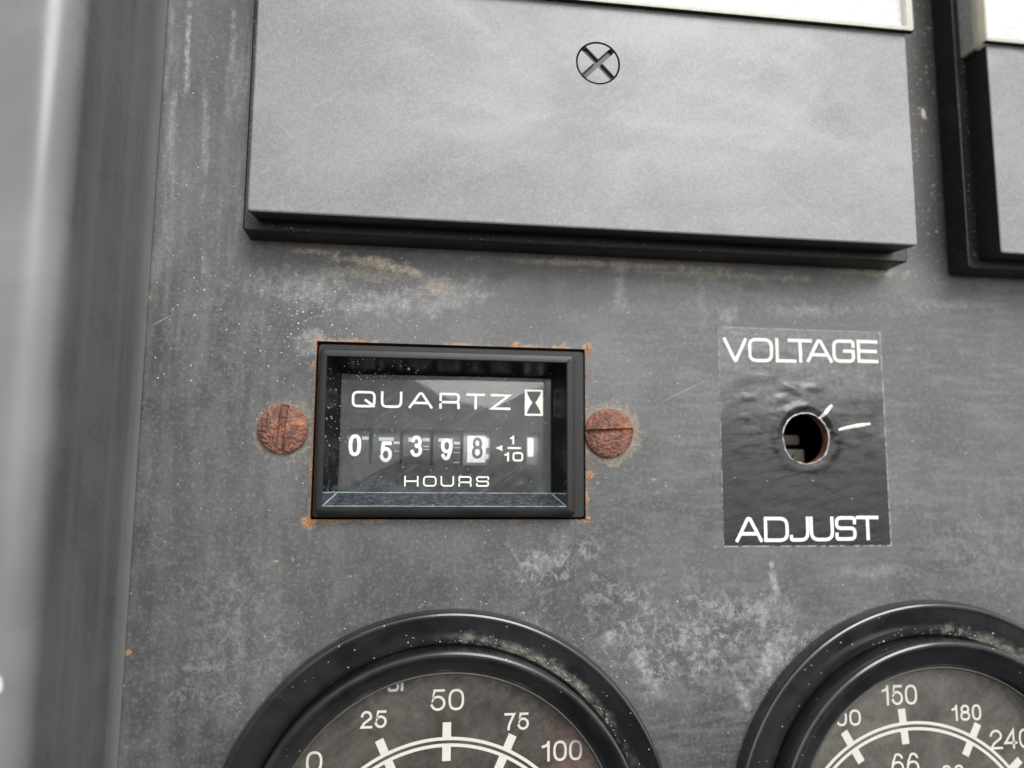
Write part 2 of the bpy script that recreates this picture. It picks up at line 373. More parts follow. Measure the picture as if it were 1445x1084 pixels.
def plate(name, outer, holes, h0, h1, mats, parent=None, base=(0, 0, 0), holemat=None, kind=None):
    """flat sheet with cut-outs, thickness h1 (back) .. h0 (front)"""
    bm = bmesh.new(); allv = []
    for lp in [outer]+holes:
        vs = [bm.verts.new(P(x-base[0], z-base[1], h0-base[2])) for x, z in lp]
        es = [bm.edges.new((vs[i], vs[(i+1) % len(vs)])) for i in range(len(vs))]; allv.append(vs)
    bmesh.ops.triangle_fill(bm, use_beauty=True, use_dissolve=False, edges=bm.edges[:])
    front = bm.faces[:]
    ret = bmesh.ops.extrude_face_region(bm, geom=front)
    nv = [e for e in ret['geom'] if isinstance(e, bmesh.types.BMVert)]
    bmesh.ops.translate(bm, verts=nv, vec=Vector((0, (h0-h1)*MM, 0)))
    bmesh.ops.recalc_face_normals(bm, faces=bm.faces)
    me = bpy.data.meshes.new(name)
    if not isinstance(mats, (list, tuple)): mats = [mats]
    for m in mats: me.materials.append(m)
    if holemat is not None:
        for f in bm.faces:
            if abs(f.normal.y) < .3 and holemat(f.calc_center_median()/MM): f.material_index = 1
    bm.to_mesh(me); bm.free()
    o = bpy.data.objects.new(name, me); S.collection.objects.link(o); o.parent = parent
    if kind: o['kind'] = kind
    return o

# ---------------------------------------------------------------- stroke lettering
def arc(cx, cy, rx, ry, a0, a1, n=14): return [(cx+rx*math.cos(R(a0+(a1-a0)*k/n)), cy+ry*math.sin(R(a0+(a1-a0)*k/n))) for k in range(n+1)]
def sup(cx, cy, rx, ry, e=2.5, n=32):
    o = []
    for k in range(n):
        a = 2*math.pi*k/n; c, s = math.cos(a), math.sin(a)
        o.append((cx+rx*math.copysign(abs(c)**(2/e), c), cy+ry*math.copysign(abs(s)**(2/e), s)))
    return o
G = {  # strokes in a unit box: (points with optional corner radius, closed)
 'Q': [([(0,0,.34),(0,1,.34),(1,1,.34),(1,0,.34)],1), ([(.60,.42),(.97,.02)],0)],
 'O': [([(0,0,.34),(0,1,.34),(1,1,.34),(1,0,.34)],1)],
 'U': [([(0,1),(0,0,.36),(1,0,.36),(1,1)],0)],
 'A': [([(0,0),(.45,1,.04),(.55,1,.04),(1,0)],0), ([(.21,.30),(.79,.30)],0)],
 'R': [([(0,0),(0,1),(1,1,.26),(1,.40,.26),(0,.40)],0), ([(.6,.40),(1,.40,.2),(1,0)],0)],
 'T': [([(0,1),(1,1)],0), ([(.5,1),(.5,0)],0)],
 'Z': [([(0,1),(1,1),(0,0),(1,0)],0)],
 'H': [([(0,0),(0,1)],0), ([(1,0),(1,1)],0), ([(0,.5),(1,.5)],0)],
 'S': [([(1,.78),(1,1,.24),(0,1,.24),(0,.51,.22),(1,.51,.22),(1,0,.24),(0,0,.24),(0,.22)],0)],
 'V': [([(0,1),(.48,0,.03),(.52,0,.03),(1,1)],0)],
 'L': [([(0,1),(0,0),(1,0)],0)],
 'G': [([(1,.76),(1,1,.3),(0,1,.3),(0,0,.3),(1,0,.3),(1,.50),(.55,.50)],0)],
 'E': [([(1,1),(0,1),(0,0),(1,0)],0), ([(0,.51),(.95,.51)],0)],
 'D': [([(0,0),(0,1),(1,1,.36),(1,0,.36)],1)],
 'J': [([(1,1),(1,0,.36),(0,0,.34),(0,.16)],0)],
 'P': [([(0,0),(0,1),(1,1,.3),(1,.45,.3),(0,.45)],0)],
 'I': [([(.5,0),(.5,1)],0)],
 '-': [([(0,.5),(1,.5)],0)],
 '0': [(sup(.5,.5,.5,.5),1)],
 '1': [([(.82,0),(.82,1)],0), ([(.80,.97),(.62,.82),(.22,.76)],0)],
 '2': [(arc(.5,.70,.46,.30,172,-28)+[(.30,.27),(.03,0),(1,0)],0)],
 '3': [(arc(.48,.75,.42,.25,165,-80),0), (arc(.48,.27,.50,.27,88,-165),0)],
 '4': [([(.76,0),(.76,1),(0,.27),(1,.27)],0)],
 '5': [([(.92,1),(.20,1),(.07,.50)]+arc(.48,.335,.50,.335,138,-160,18),0)],
 '6': [(sup(.5,.31,.5,.31,2.2),1), (arc(.54,.68,.44,.32,30,118)+[(.08,.62),(.0,.36)],0)],
 '7': [([(0,1),(1,1),(.62,.55),(.42,.25),(.36,0)],0)],
 '8': [(sup(.5,.76,.42,.24,2.2),1), (sup(.5,.27,.5,.27,2.2),1)],
}
G['9'] = [([(1-p[0], 1-p[1]) for p in st], c) for st, c in G['6']]
def fillet(pts, closed):
    out = []; n = len(pts)
    for i, p in enumerate(pts):
        r = p[2] if len(p) > 2 else 0
        if r <= 0 or (not closed and i in (0, n-1)): out.append((p[0], p[1])); continue
        a = Vector(pts[i-1][:2]); b = Vector(p[:2]); c = Vector(pts[(i+1) % n][:2])
        d1 = (a-b); d2 = (c-b); l1 = min(r, d1.length*.49); l2 = min(r, d2.length*.49); l = min(l1, l2)
        q0 = b+d1.normalized()*l; q1 = b+d2.normalized()*l
        for k in range(7):
            t = k/6; out.append(tuple(q0*(1-t)**2+b*2*t*(1-t)+q1*t*t))
    return out
def ribbon(mb, pts, wd, closed, fn, thick=0.0, cap=True):
    v = [Vector(p) for p in pts]
    q = [v[0]]
    for p in v[1:]:
        if (p-q[-1]).length > 1e-4: q.append(p)
    v = q
    if closed and (v[0]-v[-1]).length < 1e-4: v.pop()
    if not closed and cap:
        v[0] = v[0]+(v[0]-v[1]).normalized()*wd/2; v[-1] = v[-1]+(v[-1]-v[-2]).normalized()*wd/2
    n = len(v); L = []; Rr = []
    for i in range(n):
        if closed or 0 < i < n-1:
            a = (v[i]-v[i-1]).normalized(); b = (v[(i+1) % n]-v[i]).normalized()
            na = Vector((-a.y, a.x)); nb = Vector((-b.y, b.x)); m = (na+nb)
            m = m.normalized() if m.length > 1e-5 else na
            k = 1/max(.35, m.dot(na))
        else:
            a = (v[1]-v[0]) if i == 0 else (v[-1]-v[-2]); a.normalize(); m = Vector((-a.y, a.x)); k = 1
        L.append(v[i]+m*wd/2*k); Rr.append(v[i]-m*wd/2*k)
    o = []; f = []
    for i in range(n):
        o.append(fn(*L[i])); o.append(fn(*Rr[i]))
    for i in range(n if closed else n-1):
        j = (i+1) % n; f.append((2*i+1, 2*j+1, 2*j, 2*i))
    mb.add(o, f)
_lay = [0]
def glyph(mb, ch, x0, z0, x1, z1, wd, fn, sub=None, rot=0, slant=0):
    cx, cz = (x0+x1)/2, (z0+z1)/2; w_, h_ = x1-x0-wd, z1-z0-wd
    for st, closed in G[ch]:
        asp = h_
        pts = []
        for p in st:
            q = (x0+wd/2+p[0]*w_, z0+wd/2+p[1]*h_)
            pts.append(q+((p[2]*h_,) if len(p) > 2 else ()))
        pts = fillet(pts, closed)
        if rot:
            pts = [(cx+(x-cx)*math.cos(rot)-(z-cz)*math.sin(rot), cz+(x-cx)*math.sin(rot)+(z-cz)*math.cos(rot)) for x, z in pts]
        if sub:
            q = []; m_ = len(pts)
            for i in range(m_ if closed else m_-1):
                a = pts[i]; b = pts[(i+1) % m_]; k = max(1, int(math.hypot(b[0]-a[0], b[1]-a[1])/sub))
                q += [(a[0]+(b[0]-a[0])*t/k, a[1]+(b[1]-a[1])*t/k) for t in range(k)]
            if not closed: q.append(pts[-1])
            pts = q
        _lay[0] = (_lay[0]+1) % 4; dl = _lay[0]*.004
        ribbon(mb, pts, wd, closed, lambda x, z: (x, z, fn(x, z)+dl))
def word(name, items, wd, h, mat, parent, base, label=None, rot=0, sub=None, fn=None):
    mb = MB()
    for it in items: glyph(mb, *it[:5], wd, fn or (lambda x, z: h), sub, it[5] if len(it) > 5 else rot)
    o = link(name, mb, mat, parent, base, sharp=0, fixn=False)
    if label: o['label'] = label
    return o

# ================================================================ the panel and the case round it
import numpy as np
HC = (58.6, 6.45)
def vnoise(x, z, seed):
    xi = np.floor(x).astype(np.int64); zi = np.floor(z).astype(np.int64); fx = x-xi; fz = z-zi
    fx = fx*fx*(3-2*fx); fz = fz*fz*(3-2*fz)
    def hsh(a, b):
        h = (a*374761393+b*668265263+seed*974634777) & 0xffffffff
        h = ((h ^ (h >> 13))*1274126177) & 0xffffffff
        return ((h ^ (h >> 16)) & 0xffff)/65535.
    return (hsh(xi, zi)*(1-fx)+hsh(xi+1, zi)*fx)*(1-fz)+(hsh(xi, zi+1)*(1-fx)+hsh(xi+1, zi+1)*fx)*fz
def fbm(x, z, sc, seed=0, oc=5, gain=.6, sx=1., sz=1.):
    t = 0; a = 1.; n = 0
    for k in range(oc):
        t = t+a*vnoise(x*sc*sx*2**k+17.3*k, z*sc*sz*2**k-9.1*k, seed+k); n += a; a *= gain
    return t/n
def sstep(v, a, b):
    t = np.clip((v-a)/(b-a), 0, 1); return t*t*(3-2*t)
def stains(x, z):
    """masks over the panel (mm): dirt, chalk, damp, rust, the dark meter gap and a painted sky sheen"""
    n1 = fbm(x, z, .22, 1); n2 = fbm(x, z, .8, 20); n3 = fbm(x, z, 2.2, 40, 3)
    def blob(bx, bz, a, b, rot=0, nz=n2, k=1.2, soft=.8):
        c, s_ = math.cos(rot), math.sin(rot); u = ((x-bx)*c+(z-bz)*s_)/a; v = (-(x-bx)*s_+(z-bz)*c)/b
        return sstep(np.hypot(u, v)+(nz-.5)*k, 1, 1-soft)
    mx = np.maximum
    big = fbm(x, z, .05, 7, 5)
    streak = fbm(x, z, .55, 60, 5, .6, 1.0, .10); wipe = fbm(x, z, .9, 80, 5, .65, .22, 1.6)
    sheen_tone = sstep(big, .38, .62)*.38+.12*sstep(n1, .4, .6)+.34*sstep(z+.45*(x-30), -30, 20)  # last term paints in sky sheen: lighter to upper right, darker to lower left
    left = sstep(x, -6, -24)
    sheen_tone = np.clip(sheen_tone+.35*left*sstep(streak, .48, .62)*sstep(z, -10, 15)+.05, 0, 1)
    sheen_tone = np.clip(sheen_tone+.45*sstep(wipe, .5, .66)*sstep(x, 15, 45), 0, 1)
    vst = fbm(x, z, .5, 120, 5, .65, 1.1, .12); sheen_tone = np.clip(sheen_tone+.30*(sstep(vst, .46, .62)-.4)*sstep(-x, 2, 18), 0, 1)
    pale = np.zeros_like(x)
    for (bx, bz, a, b, r, k) in ((53.0, -14.8, .8, 2.6, .15, .95), (52.6, -11.8, .45, 1.0, .1, .9), (52, -25, 1.9, 4.6, -.5, .75), (47.9, -30, 1.2, 4, .3, .65), (28.6, -21.5, 3.0, 1.4, .6, .7), (33.6, -25.5, 1.2, 4.6, .5, .7),
                                 (46.8, 24.8, 2.2, 1.8, 0, .4), (30.6, 28, 1.1, 5.5, .1, .42), (-31.3, 61, .40, 10, .02, .85), (-25.3, 60, .55, 6.5, .02, .65), (-28, 44, .5, 9, .0, .35), (43, 27.5, 1.2, 5, .1, .35),
                                 (80.7, 58.4, .45, .95, .1, .95), (80.3, 68, .8, 1.6, .4, .5), (-12.8, 18.8, 2.6, 2.2, 0, .5), (59.5, 25.8, 9, 1.2, 0, .3), (-14, 26.5, 9, 3.2, 0, .5), (-3, 24.5, 8, 2.6, .1, .55), (7, 25.6, 6, 2.6, .35, .5),
                                 (52, -17.5, 5, 2.4, .2, .3), (69, -13, 8, 1.3, 0, .25), (20, -11, 4, 2, .3, .35), (83, 27.5, 9, 1.0, .0, .3)):
        pale = mx(pale, k*blob(bx, bz, a, b, r, fbm(x, z, 1.1, int(7*bx) % 97, 4), 1.7, .9))
    pale = mx(pale, .45*left*sstep(z, 12, 50)*sstep(streak, .58, .72))
    tan = np.zeros_like(x)
    for (bx, bz, a, b, r, k) in ((-5.5, 30.35, 6.5, .75, -.03, 1.), (-2.5, 29.7, 4.6, .9, -.12, 1.), (0.2, 29.2, 2.6, .8, -.2, .95), (-13, 31.3, 5, .5, 0, .6), (4, 27.2, 5.0, 1.8, 0, .45), (70, 32.0, 8, .6, 0, .6), (30, 31.4, 24, .6, 0, .55), (45, 30.6, 20, .7, 0, .35), (-4, 28.5, 9, 1.6, 0, .3)):
        tan = mx(tan, k*blob(bx, bz, a, b, r, n2, 1.7, .8))
    dark = np.zeros_like(x)
    for (bx, bz, a, b, k) in ((12.6, 29.0, 1.6, .9, 1), (18.2, 29.1, 2.4, 1.0, 1), (15.3, 29.6, 1.2, .7, .8), (51, 29.0, 1.8, .9, .7), (56.6, 28.7, 1.9, .8, .7), (24, 26.3, 9, 2.4, .55), (86.5, -4.2, 1.0, 1.0, .7), (91, -4.4, 1.1, 1, .7), (79.5, -4.3, .9, .8, .5), (-12, 29.8, 7, .8, .25), (75, 24, 18, 2, .3)):
        dark = mx(dark, k*blob(bx, bz, a, b, 0, n2, 1.1, .5))
    area = blob(41, -21, 27, 12, 0, n1, 1.5); area = mx(area, blob(20, -11, 9, 5, .2, n1, 1.5)); area = mx(area, .45*blob(-22, -22, 11, 17, 0, n1, 1.5)); area = mx(area, .35*blob(86, -8, 14, 12, 0, n1, 1.5)); area = mx(area, .5*blob(-8, 26, 18, 5, 0, n1, 1.5)); area = mx(area, .3*blob(60, 26, 30, 4, 0, n1, 1.5)); area = mx(area, .25*blob(-25, 30, 10, 24, 0, n1, 1.5))
    gap = sstep(x, 71.5, 75)*sstep(z, 30.5, 38)
    dens = mx(blob(-14, 26, 22, 13, 0, n1, 1, .9), gap)
    # rust: distance to the cut-out of the counter, gated so that it comes and goes
    d = mx(np.abs(x-6.65)-18.75, np.abs(z-6.7)-12.05)
    gate = sstep(fbm(x, z, .20, 90, 3), .44, .60)
    rust = sstep(d, .7, -.05)*(.12+.66*gate)*(.55+.75*sstep(fbm(x, z, .9, 95, 3), .38, .6))
    rust = mx(rust, .95*sstep(d, .45, 0)*sstep(-x, 11, 12.0)*sstep(fbm(x, z, .55, 91, 4), .40, .54))
    for (bx, bz, a) in ((25.8, 18.9, 1.0), (25.6, -5.4, .8), (-12.3, -5.7, 1.4), (-9.2, -5.7, .8), (26.0, .9, .8), (-12.5, 15.3, .6), (15.5, 19.0, .9), (22.2, 19.1, .7), (-7, 19.1, .5), (35.4, .25, .5), (-16.3, -10.8, .36), (-34.0, -22, .6), (-34.2, 24, .5)):
        rust = mx(rust, 1.15*blob(bx, bz, a, a*.85, 0, n3, 1.2, .8))
    for (bx, bz, rr, k) in ((-16.1, 6.6, 3.35, .36), (28.75, 6.8, 3.5, .42)):
        rr_ = np.hypot(x-bx-.45, z-bz+.1); rust = mx(rust, k*sstep(rr_+(n2-.5)*3.0, rr+1.9, rr+.3))
    return np.stack([pale, tan, dark, rust], 1), np.stack([area, dens, gap, sheen_tone], 1)
def build_panel():
    def lines(lo, hi, a, b, step, fixed):
        v = np.concatenate([np.linspace(lo, a, 8)[:-1], np.arange(a, b, step), np.linspace(b, hi, 12)])
        for f in fixed: v[np.argmin(np.abs(v-f))] = f
        return v
    sq = (54.0, 63.2, 1.85, 11.05)
    xs = lines(-60, 150, -36, 96, .30, (-12.1, 25.4, sq[0], sq[1])); zs = lines(-95, 135, -45, 80, .30, (-5.35, 18.75, sq[2], sq[3]))
    nx, nz = len(xs), len(zs); Xg, Zg = np.meshgrid(xs, zs, indexing='ij'); x = Xg.ravel(); z = Zg.ravel()
    I, J = np.meshgrid(np.arange(nx-1), np.arange(nz-1), indexing='ij'); I = I.ravel(); J = J.ravel()
    cx = (xs[I]+xs[I+1])/2; cz = (zs[J]+zs[J+1])/2
    keep = ~((cx > -12.1) & (cx < 25.4) & (cz > -5.35) & (cz < 18.75)) & ~((cx > sq[0]) & (cx < sq[1]) & (cz > sq[2]) & (cz < sq[3]))
    I = I[keep]; J = J[keep]
    F = np.stack([I*nz+J, (I+1)*nz+J, (I+1)*nz+J+1, I*nz+J+1], 1).tolist()
    V = np.stack([x*MM, np.zeros_like(x), z*MM], 1).tolist(); mi = [0]*len(F)
    def addl(ls, closed_mi):
        n = len(ls[0]); o = len(V)
        for l in ls: V.extend([P(*p) for p in l])
        for k in range(len(ls)-1):
            for i in range(n):
                j = (i+1) % n; F.append([o+k*n+i, o+k*n+j, o+(k+1)*n+j, o+(k+1)*n+i]); mi.append(closed_mi[k])
    # square to circle, then the bore; and the walls of the counter's cut-out
    c = []; q = []
    for i in range(96):
        a = 2*math.pi*i/96; r = 3.74; cc, ss = math.cos(a), math.sin(a); t = 4.6/max(abs(cc), abs(ss))
        q.append((HC[0]+cc*t, HC[1]+ss*t, 0)); c.append((HC[0]+cc*r, HC[1]+ss*r*1.02, 0))
    addl([q, c, [(a, b, -2.0) for a, b, _ in c]], [0, 1])
    rc = [(-12.1, -5.35), (25.4, -5.35), (25.4, 18.75), (-12.1, 18.75)]
    addl([[(a, b, 0) for a, b in rc], [(a, b, -2.0) for a, b in rc]], [1])
    me = bpy.data.meshes.new('instrument_panel'); me.from_pydata(V, [], F)
    me.materials.append(PANEL); me.materials.append(RUST); me.polygons.foreach_set('material_index', mi)
    va = np.array(V)*1000; A, B = stains(va[:, 0], va[:, 2])
    for nm, arr in (('stain_a', A), ('stain_sheen_b', B)):
        at = me.attributes.new(nm, 'FLOAT_COLOR', 'POINT'); at.data.foreach_set('color', np.clip(arr, 0, 1.3).astype(np.float32).ravel())
    me.update(); o = bpy.data.objects.new('instrument_panel', me); S.collection.objects.link(o); o['kind'] = 'structure'; return o
panel = build_panel()
mb = MB()
loops(mb, [rl(-59, 149, -94, 134, -2.02, .3), rl(-59, 149, -94, 134, -60, .3)], cap1=True)
link('case_interior', mb, DARK, kind='structure')

# folded frame at the left edge
fb = (-34.2, 0, 0)
fr = thing('case_frame', 'tall folded grey metal frame edge along the left side of the panel, out of focus', 'frame', fb)
prof = [(-34.22, .38), (-34.16, .62), (-34.2, 1.1), (-34.6, 23.0)]
prof += [(-38.3+3.7*math.cos(R(a)), 23.3+3.7*math.sin(R(a))) for a in range(0, 91, 10)] + [(-95, 27), (-95, 25.2), (-38.4, 25.2), (-36.4, 23.2), (-36.0, .38)]
mb = MB(); loops(mb, [[(x, z, h) for x, h in prof] for z in (-95, -60, -30, 0, 30, 60, 95, 135)], cap0=True, cap1=True)
link('frame_channel', mb, FRAME, fr, fb)
mb = MB()
for k in range(2):
    pts = [(-37.0+.9*math.cos(a)*rng.uniform(.6, 1), -19.1+1.1*math.sin(a)*rng.uniform(.6, 1), 27.02+.02*k) for a in [i*math.pi/6 for i in range(12)]]
mb.add(pts, [tuple(range(12))]); o = link('paint_chip', mb, WHITEG, fr, fb, sharp=0)

# ================================================================ rectangular panel meters
def panel_meter(bx, bz, label):
    """bx,bz: lower left corner of the mounting flange on the panel"""
    b = (bx, bz, 0); t = thing('panel_meter', label, 'panel meter', b, 'rectangular meters along the top of the panel')
    X = lambda v: bx+v
    Zz = lambda v: bz+v
    mb = MB(); slab(mb, X(0), X(95.2), Zz(0), Zz(95.5), 0.03, 4.4, .5, .22); link('mounting_flange', mb, FLANGE, t, b, sharp=8)
    # lower cover with the round seat of the zero screw
    cx, cz, sr = X(47.0), Zz(24.6), 3.12
    n = 46; x0, x1, z0, z1 = X(1.45), X(93.45), Zz(1.0), Zz(33.2); bb = .28
    rc = rl(x0+bb, x1-bb, z0+bb, z1-bb, 9.3, .2, n)
    def circ(r, h): return [(cx+r*(x-cx)/math.hypot(x-cx, z-cz), cz+r*(z-cz)/math.hypot(x-cx, z-cz), h) for x, z, _ in rc]
    mid = [((x*.35+cx*.65), (z*.35+cz*.65), 9.3) for x, z, _ in rc]
    mb = MB()
    loops(mb, [rl(x0+.35, x1-.35, z0+.35, z1, 4.41, .4, n), rl(x0, x1, z0, z1, 8.9, .4, n), rl(x0+.05, x1-.05, z0+.05, z1-.05, 9.15, .4, n), rl(x0+.14, x1-.14, z0+.14, z1-.14, 9.26, .3, n), rc, circ(4.2, 9.3), circ(sr, 9.3), circ(sr, 7.0)], cap1=True)
    link('lower_cover', mb, [COVER], t, b, sharp=6)
    # zero adjust screw: disc with crossed slots
    sc = MB(); ns = 128; rings = [0, .25, .5, .8, 1.1, 1.4, 1.7, 2.0, 2.3, 2.55, 2.78, 2.86]; L = []
    W2 = .40
    bm = bmesh.new()
    def sh(x, z, r):
        # slots run along the diagonals
        u, v = (x+z)/math.sqrt(2), (x-z)/math.sqrt(2)
        d = min(abs(u), abs(v)); k = 1 if d > W2 else (0 if d < W2-.07 else (d-(W2-.07))/.07)
        if r > 2.75: k = 1 if r < 2.8 else k
        return 9.27-(1-k)*.50-(.03*(r/2.86)**6)
    N = 150; gv = {}; fs = []; vs = []
    for i in range(N+1):
        for j in range(N+1):
            x = (i/N*2-1)*2.9; z = (j/N*2-1)*2.9; r = math.hypot(x, z)
            if r > 2.86: 
                if r < 2.86+.06: x *= 2.86/r; z *= 2.86/r; r = 2.86
                else: continue
            # rotate grid 45 deg so cells follow the slots
            xx = (x-z)/math.sqrt(2); zz = (x+z)/math.sqrt(2)
            gv[i, j] = len(vs); vs.append((cx+xx, cz+zz, sh(xx, zz, r)))
    for i in range(N):
        for j in range(N):
            q = [gv.get(k) for k in ((i, j), (i+1, j), (i+1, j+1), (i, j+1))]
            if None not in q: fs.append(tuple(q))
    bm.free(); sc.add(vs, fs); link('zero_screw', sc, COVER, t, b, sharp=30)
    # white dial behind the clear window
    mb = MB(); slab(mb, X(1.8), X(93.2), Zz(33.6), Zz(93.3), 4.41, 9.1, .3, .2); link('dial_plate', mb, DIALW, t, b)
    # window: clear front, cloudy and cream side walls
    wx0, wx1, wz0, wz1 = X(.75), X(94.15), Zz(33.1), Zz(94.6)
    mb = MB(); slab(mb, wx0, wx1, wz0, wz1, 10.12, 10.4, .35, .18); wn = link('window', mb, WINDOW, t, b)
    mb = MB(); loops(mb, [rl(wx0+.3, wx1-.3, wz0+.3, wz1-.3, 4.42, .4), rl(wx0+.15, wx1-.15, wz0+.15, wz1-.15, 7.4, .4), rl(wx0+.9, wx1-.9, wz0+.9, wz1-.9, 7.4, .3), rl(wx0+.9, wx1-.9, wz0+.9, wz1-.9, 4.42, .3)])
    link('window_skirt', mb, GREYP, t, b)
    mb = MB(); loops(mb, [rl(wx0+.1, wx1-.1, wz0+.06, wz1-.1, 7.41, .4), rl(wx0+.02, wx1-.02, wz0+.06, wz1-.02, 10.06, .4), rl(wx0+.9, wx1-.9, wz0+.7, wz1-.9, 10.06, .25), rl(wx0+.9, wx1-.9, wz0+.7, wz1-.9, 7.41, .25)])
    link('window_rim', mb, CREAMP, t, b)
    mb = MB(); slab(mb, wx0+.01, wx1-.01, wz0-.04, wz0+.05, 9.31, 10.09, .02, .01, cap0=True); link('underside_shade', mb, BLACKP, t, b, sharp=0)  # black strip stands in for the shadow under the window's lower edge
    return t
panel_meter(-21.75, 32.5, 'large rectangular meter with chalky grey lower cover above the hour counter')
panel_meter(83.3, 32.05, 'rectangular meter cut off by the top right corner of the photo')

# ================================================================ hour meter
hb = (6.65, 6.7, 0)
hm = thing('hour_meter', 'small rectangular black hour counter set in a rust-edged cutout, reading 05398', 'hour meter', hb)
mb = MB()
a = (-11.85, 25.15, -5.1, 18.35)
loops(mb, [rl(*a, -3, .5), rl(*a, .15, .5), rl(a[0]+.12, a[1]-.12, a[2]+.12, a[3]-.12, .3, .4), rl(-11.35, 23.55, -4.85, 17.45, .3, .7), rl(-11.45, 23.6, -4.92, 17.5, .9, .7),
           rl(-11.5, 23.5, -4.9, 17.45, 1.7, .7), rl(-11.4, 23.42, -4.82, 17.38, 1.9, .65), rl(-11.2, 23.25, -4.65, 17.2, 2.0, .55), rl(-10.58, 22.42, -3.66, 16.45, 2.0, .15), rl(-10.46, 22.3, -3.55, 16.33, 1.9, .1)])
link('bezel', mb, BEZEL, hm, hb)
mb = MB()
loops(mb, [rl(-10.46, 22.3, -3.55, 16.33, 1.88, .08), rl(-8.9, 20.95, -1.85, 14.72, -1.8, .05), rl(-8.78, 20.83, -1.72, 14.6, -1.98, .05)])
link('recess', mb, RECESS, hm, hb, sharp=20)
mb = MB(); slab(mb, -8.95, 21.0, -1.95, 14.8, -2.1, -2.0, .1, .02); link('lens', mb, LENS, hm, hb)
fp = plate('face_plate', [(-9.2, -2.2), (21.2, -2.2), (21.2, 15), (-9.2, 15)], [rrect(-7.72, 12.17, 2.08, 7.01, .1, 1, 2), rrect(17.3, 19.25, 2.21, 6.9, .1, 1, 2)], -2.16, -2.32, FACE, hm, hb)
mb = MB(); loops(mb, [rl(-9.4, 21.4, -2.4, 15.2, -2.33, .2), rl(-9.4, 21.4, -2.4, 15.2, -14, .2)], cap1=True); link('housing', mb, DARK, hm, hb)
HF = -1.97
word('lettering', [('Q', -7.3, 9.95, -4.05, 12.23), ('U', -3.32, 9.95, -.37, 12.23), ('A', .56, 9.97, 3.87, 12.22), ('R', 4.83, 9.97, 7.7, 12.22), ('T', 8.65, 9.97, 11.26, 12.22), ('Z', 12.1, 9.97, 14.93, 12.2)], .33, HF, PRINT, hm, hb, 'QUARTZ in wide cream capitals')
word('lettering', [('H', .18, -.92, 2.13, .52), ('O', 2.78, -.92, 4.62, .53), ('U', 5.2, -.91, 7.06, .53), ('R', 7.69, -.91, 9.51, .54), ('S', 10.17, -.9, 11.98, .54)], .20, HF, PRINT, hm, hb, 'HOURS in small wide capitals')
word('lettering', [('1', 14.80, 5.11, 15.6, 6.29), ('-', 14.59, 4.42, 16.5, 4.71), ('1', 14.0, 2.67, 14.9, 3.96), ('O', 15.3, 2.69, 16.82, 3.98)], .24, HF, PRINT, hm, hb, 'fraction 1/10')
mb = MB(); mb.add([(12.88, 4.54, HF), (13.83, 4.14, HF), (13.83, 4.94, HF)], [(0, 1, 2)]); link('arrow_mark', mb, PRINT, hm, hb, sharp=0, fixn=False)
# hourglass sign
mb = MB(); x0, x1, z0, z1 = 17.02, 19.64, 9.2, 12.97; cx = (x0+x1)/2; cz = (z0+z1)/2
ribbon(mb, [(x0+.14, z0+.14), (x0+.14, z1-.14), (x1-.14, z1-.14), (x1-.14, z0+.14)], .28, True, lambda x, z: (x, z, HF))
for sgn in (-1, 1):
    e = cx+sgn*(x1-x0)/2-sgn*.2; ring = []
    for k in range(13):
        t = -1+2*k/12; zz = cz+t*(z1-z0-.9)/2
        inn = .20+.74*min(1, (abs(t)*1.15))**.8
        ring.append((cx+sgn*min(inn, .98), zz))
    vs = []; fs = []
    for (xi, zi) in ring: vs += [(xi, zi, HF+.005), (e, zi, HF+.005)]
    for k in range(12): fs.append((2*k, 2*k+1, 2*k+3, 2*k+2) if sgn > 0 else (2*k+1, 2*k, 2*k+2, 2*k+3))
    mb.add(vs, fs)
link('hourglass_mark', mb, PRINT, hm, hb, sharp=0, fixn=False)
# counter wheels
WR, WZ, WH = 5.2, 4.5, -2.9
def wheel_h(x, z, e=.02): return WH-WR+math.sqrt(max(.01, WR*WR-(z-WZ)**2))+e
def wheel(x0, x1, ch, box, wd, wm, dm, marks=()):
    base = ((x0+x1)/2, WZ, WH-WR)
    n = 72; mb = MB()
    L = [[(xx, WZ+(WR-dr)*math.sin(2*math.pi*i/n), WH-WR+(WR-dr)*math.cos(2*math.pi*i/n)) for i in range(n)] for xx, dr in ((x0, .25), (x0+.1, 0), (x1-.1, 0), (x1, .25))]
    loops(mb, L, True, True)
    o = link('counter_wheel', mb, wm, hm, hb)
    mb = MB()
    if ch: glyph(mb, ch, *box, wd, wheel_h, .25)
    else:
        vs = []; fs = []; a0, b0, a1, b1 = box
        for k in range(9):
            z = b0+(b1-b0)*k/8; vs += [(a0, z, wheel_h(0, z, .02)), (a1, z, wheel_h(0, z, .02))]
        for k in range(8): fs.append((2*k, 2*k+1, 2*k+3, 2*k+2))
        mb.add(vs, fs)
    d = link('digit', mb, dm, o, hb, sharp=0, fixn=False)
    if marks:
        mb = MB()
        for (a0, b0, a1, b1) in marks:
            vs = []; fs = []
            for k in range(5):
                z = b0+(b1-b0)*k/4; vs += [(a0, z, wheel_h(0, z, .012)), (a1, z, wheel_h(0, z, .012))]
            for k in range(4): fs.append((2*k, 2*k+1, 2*k+3, 2*k+2))
            mb.add(vs, fs)
        link('index_mark', mb, GREYM, o, hb, sharp=0, fixn=False)
    return o
GREYM = mat_flat('grey index marks', (.42, .44, .44), .45)
wheel(-8.6, -4.75, '0', (-7.6, 3.2, -5.9, 6.25), .50, WHEEL, PRINTW, ((-8.1, 5.5, -7.7, 5.95), (-5.8, 5.5, -4.9, 5.95)))
